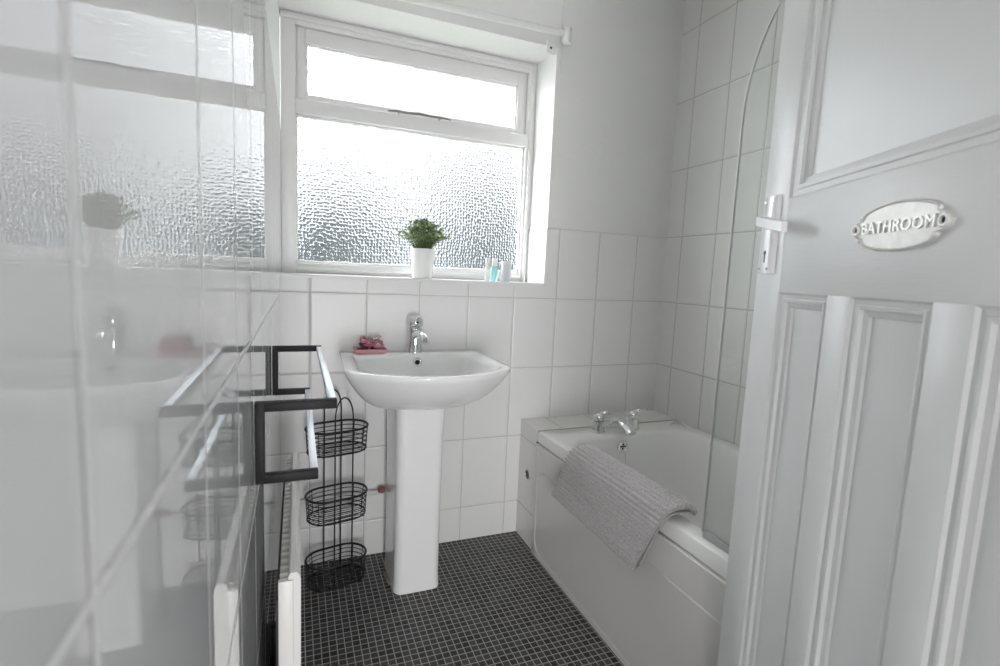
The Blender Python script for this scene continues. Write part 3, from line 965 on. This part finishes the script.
me.materials.clear(); me.materials.append(M['sign_hi'])
lt = bpy.data.objects.new('lettering', me); C.objects.link(lt); lt.parent = sg

# ------------------------------------------------------------------ light
n = N(M['lamp'])
n.b.inputs['Emission Color'].default_value = (1, .98, .95, 1)
n.b.inputs['Emission Strength'].default_value = 2.5
def ceil_fill_lamp(x, y, r, label):  # lamps added out of view to lift the room's brightness
    t = thing('ceiling_fill_lamp', label, 'lamp', (x, y, HC))
    b = bmesh.new(); lathe(b, [(r+.012, 0), (r+.012, -.02), (r, -.024)], 0, 0, 32, False, False); link('lamp_base', b, M['plastic_white'], t)
    b = bmesh.new(); lathe(b, [(r, -.022), (r*.98, -.05), (r*.8, -.085), (r*.45, -.105), (.001, -.11)], 0, 0, 32, False, False)
    link('lamp_shade', b, M['lamp'], t, smooth='all')
ceil_fill_lamp(.62, -.75, .15, 'added, unseen round opal fill lamp on the bathroom ceiling')
ceil_fill_lamp(-.5, -2.7, .20, 'added, unseen round opal fill lamp on the hallway ceiling')

def hall_fill(name, x0, x1, z0, z1, watts):  # added fill behind the camera
    al = bpy.data.lights.new(name, 'AREA'); al.shape = 'RECTANGLE'; al.size = x1-x0; al.size_y = z1-z0; al.energy = watts; al.color = (.99, .99, 1.0)
    ao = bpy.data.objects.new(name, al); C.objects.link(ao)
    ao.location = ((x0+x1)/2, YF-1.48, (z0+z1)/2); ao.rotation_euler = (PI/2, 0, 0)
hall_fill('hallway_fill', -.80, -.05, .10, 1.1, 10)
hall_fill('hallway_fill', .02, .36, .10, 1.10, 20)
w = bpy.data.worlds.new('World'); bpy.context.scene.world = w; w.use_nodes = True
nt = w.node_tree; bg = nt.nodes['Background']
tc = nt.nodes.new('ShaderNodeTexCoord')
# overcast sky, brighter round a veiled sun low on the left
dp = nt.nodes.new('ShaderNodeVectorMath'); dp.operation = 'DOT_PRODUCT'
nt.links.new(tc.outputs['Generated'], dp.inputs[0]); sd = Vector((-.75, .60, .28)).normalized(); dp.inputs[1].default_value = sd
mr = nt.nodes.new('ShaderNodeMapRange'); mr.interpolation_type = 'SMOOTHSTEP'
nt.links.new(dp.outputs['Value'], mr.inputs[0]); mr.inputs[1].default_value = .68; mr.inputs[2].default_value = 1.0
mr.inputs[3].default_value = 0.0; mr.inputs[4].default_value = 54.0
sx = nt.nodes.new('ShaderNodeSeparateXYZ'); nt.links.new(tc.outputs['Generated'], sx.inputs[0])
mz = nt.nodes.new('ShaderNodeMapRange'); mz.interpolation_type = 'SMOOTHSTEP'
nt.links.new(sx.outputs[2], mz.inputs[0]); mz.inputs[1].default_value = .42; mz.inputs[2].default_value = .85
mz.inputs[3].default_value = .94; mz.inputs[4].default_value = 8.0
ad = nt.nodes.new('ShaderNodeMath'); nt.links.new(mr.outputs[0], ad.inputs[0]); nt.links.new(mz.outputs[0], ad.inputs[1])
nt.links.new(ad.outputs[0], bg.inputs['Strength'])
bg.inputs['Color'].default_value = (.96, .98, 1.0, 1)

# ------------------------------------------------------------------ camera
cam = bpy.data.cameras.new('Camera'); co = bpy.data.objects.new('Camera', cam); C.objects.link(co)
f = 505.5566
yaw, pit, rol = math.radians(21.98057), math.radians(6.59153), math.radians(-2.57293)
fw = Vector((math.sin(yaw)*math.cos(pit), math.cos(yaw)*math.cos(pit), -math.sin(pit)))
rt = Vector((math.cos(yaw), -math.sin(yaw), 0)); dn = fw.cross(rt)
r2 = rt*math.cos(rol)+dn*math.sin(rol); d2 = -rt*math.sin(rol)+dn*math.cos(rol)
m = Matrix((r2, -d2, -fw)).transposed().to_4x4()
m.translation = Vector((.04738, -1.95635, 1.13968))
co.matrix_world = m
cam.sensor_width = 36; cam.sensor_fit = 'HORIZONTAL'; cam.lens = f*36/1000
cam.clip_start = .01; cam.clip_end = 100
cam.dof.use_dof = True; cam.dof.focus_distance = 1.7; cam.dof.aperture_fstop = 6.0
sc_ = bpy.context.scene
sc_.camera = co
sc_.view_settings.view_transform = 'Standard'; sc_.view_settings.look = 'None'
sc_.view_settings.exposure = 0.55; sc_.view_settings.gamma = 1.0; sc_.view_settings.use_curve_mapping = False
sc_.cycles.use_denoising = True
sc_.cycles.max_bounces = 14; sc_.cycles.transmission_bounces = 12; sc_.cycles.glossy_bounces = 8; sc_.cycles.diffuse_bounces = 6
sc_.cycles.sample_clamp_indirect = 8.0
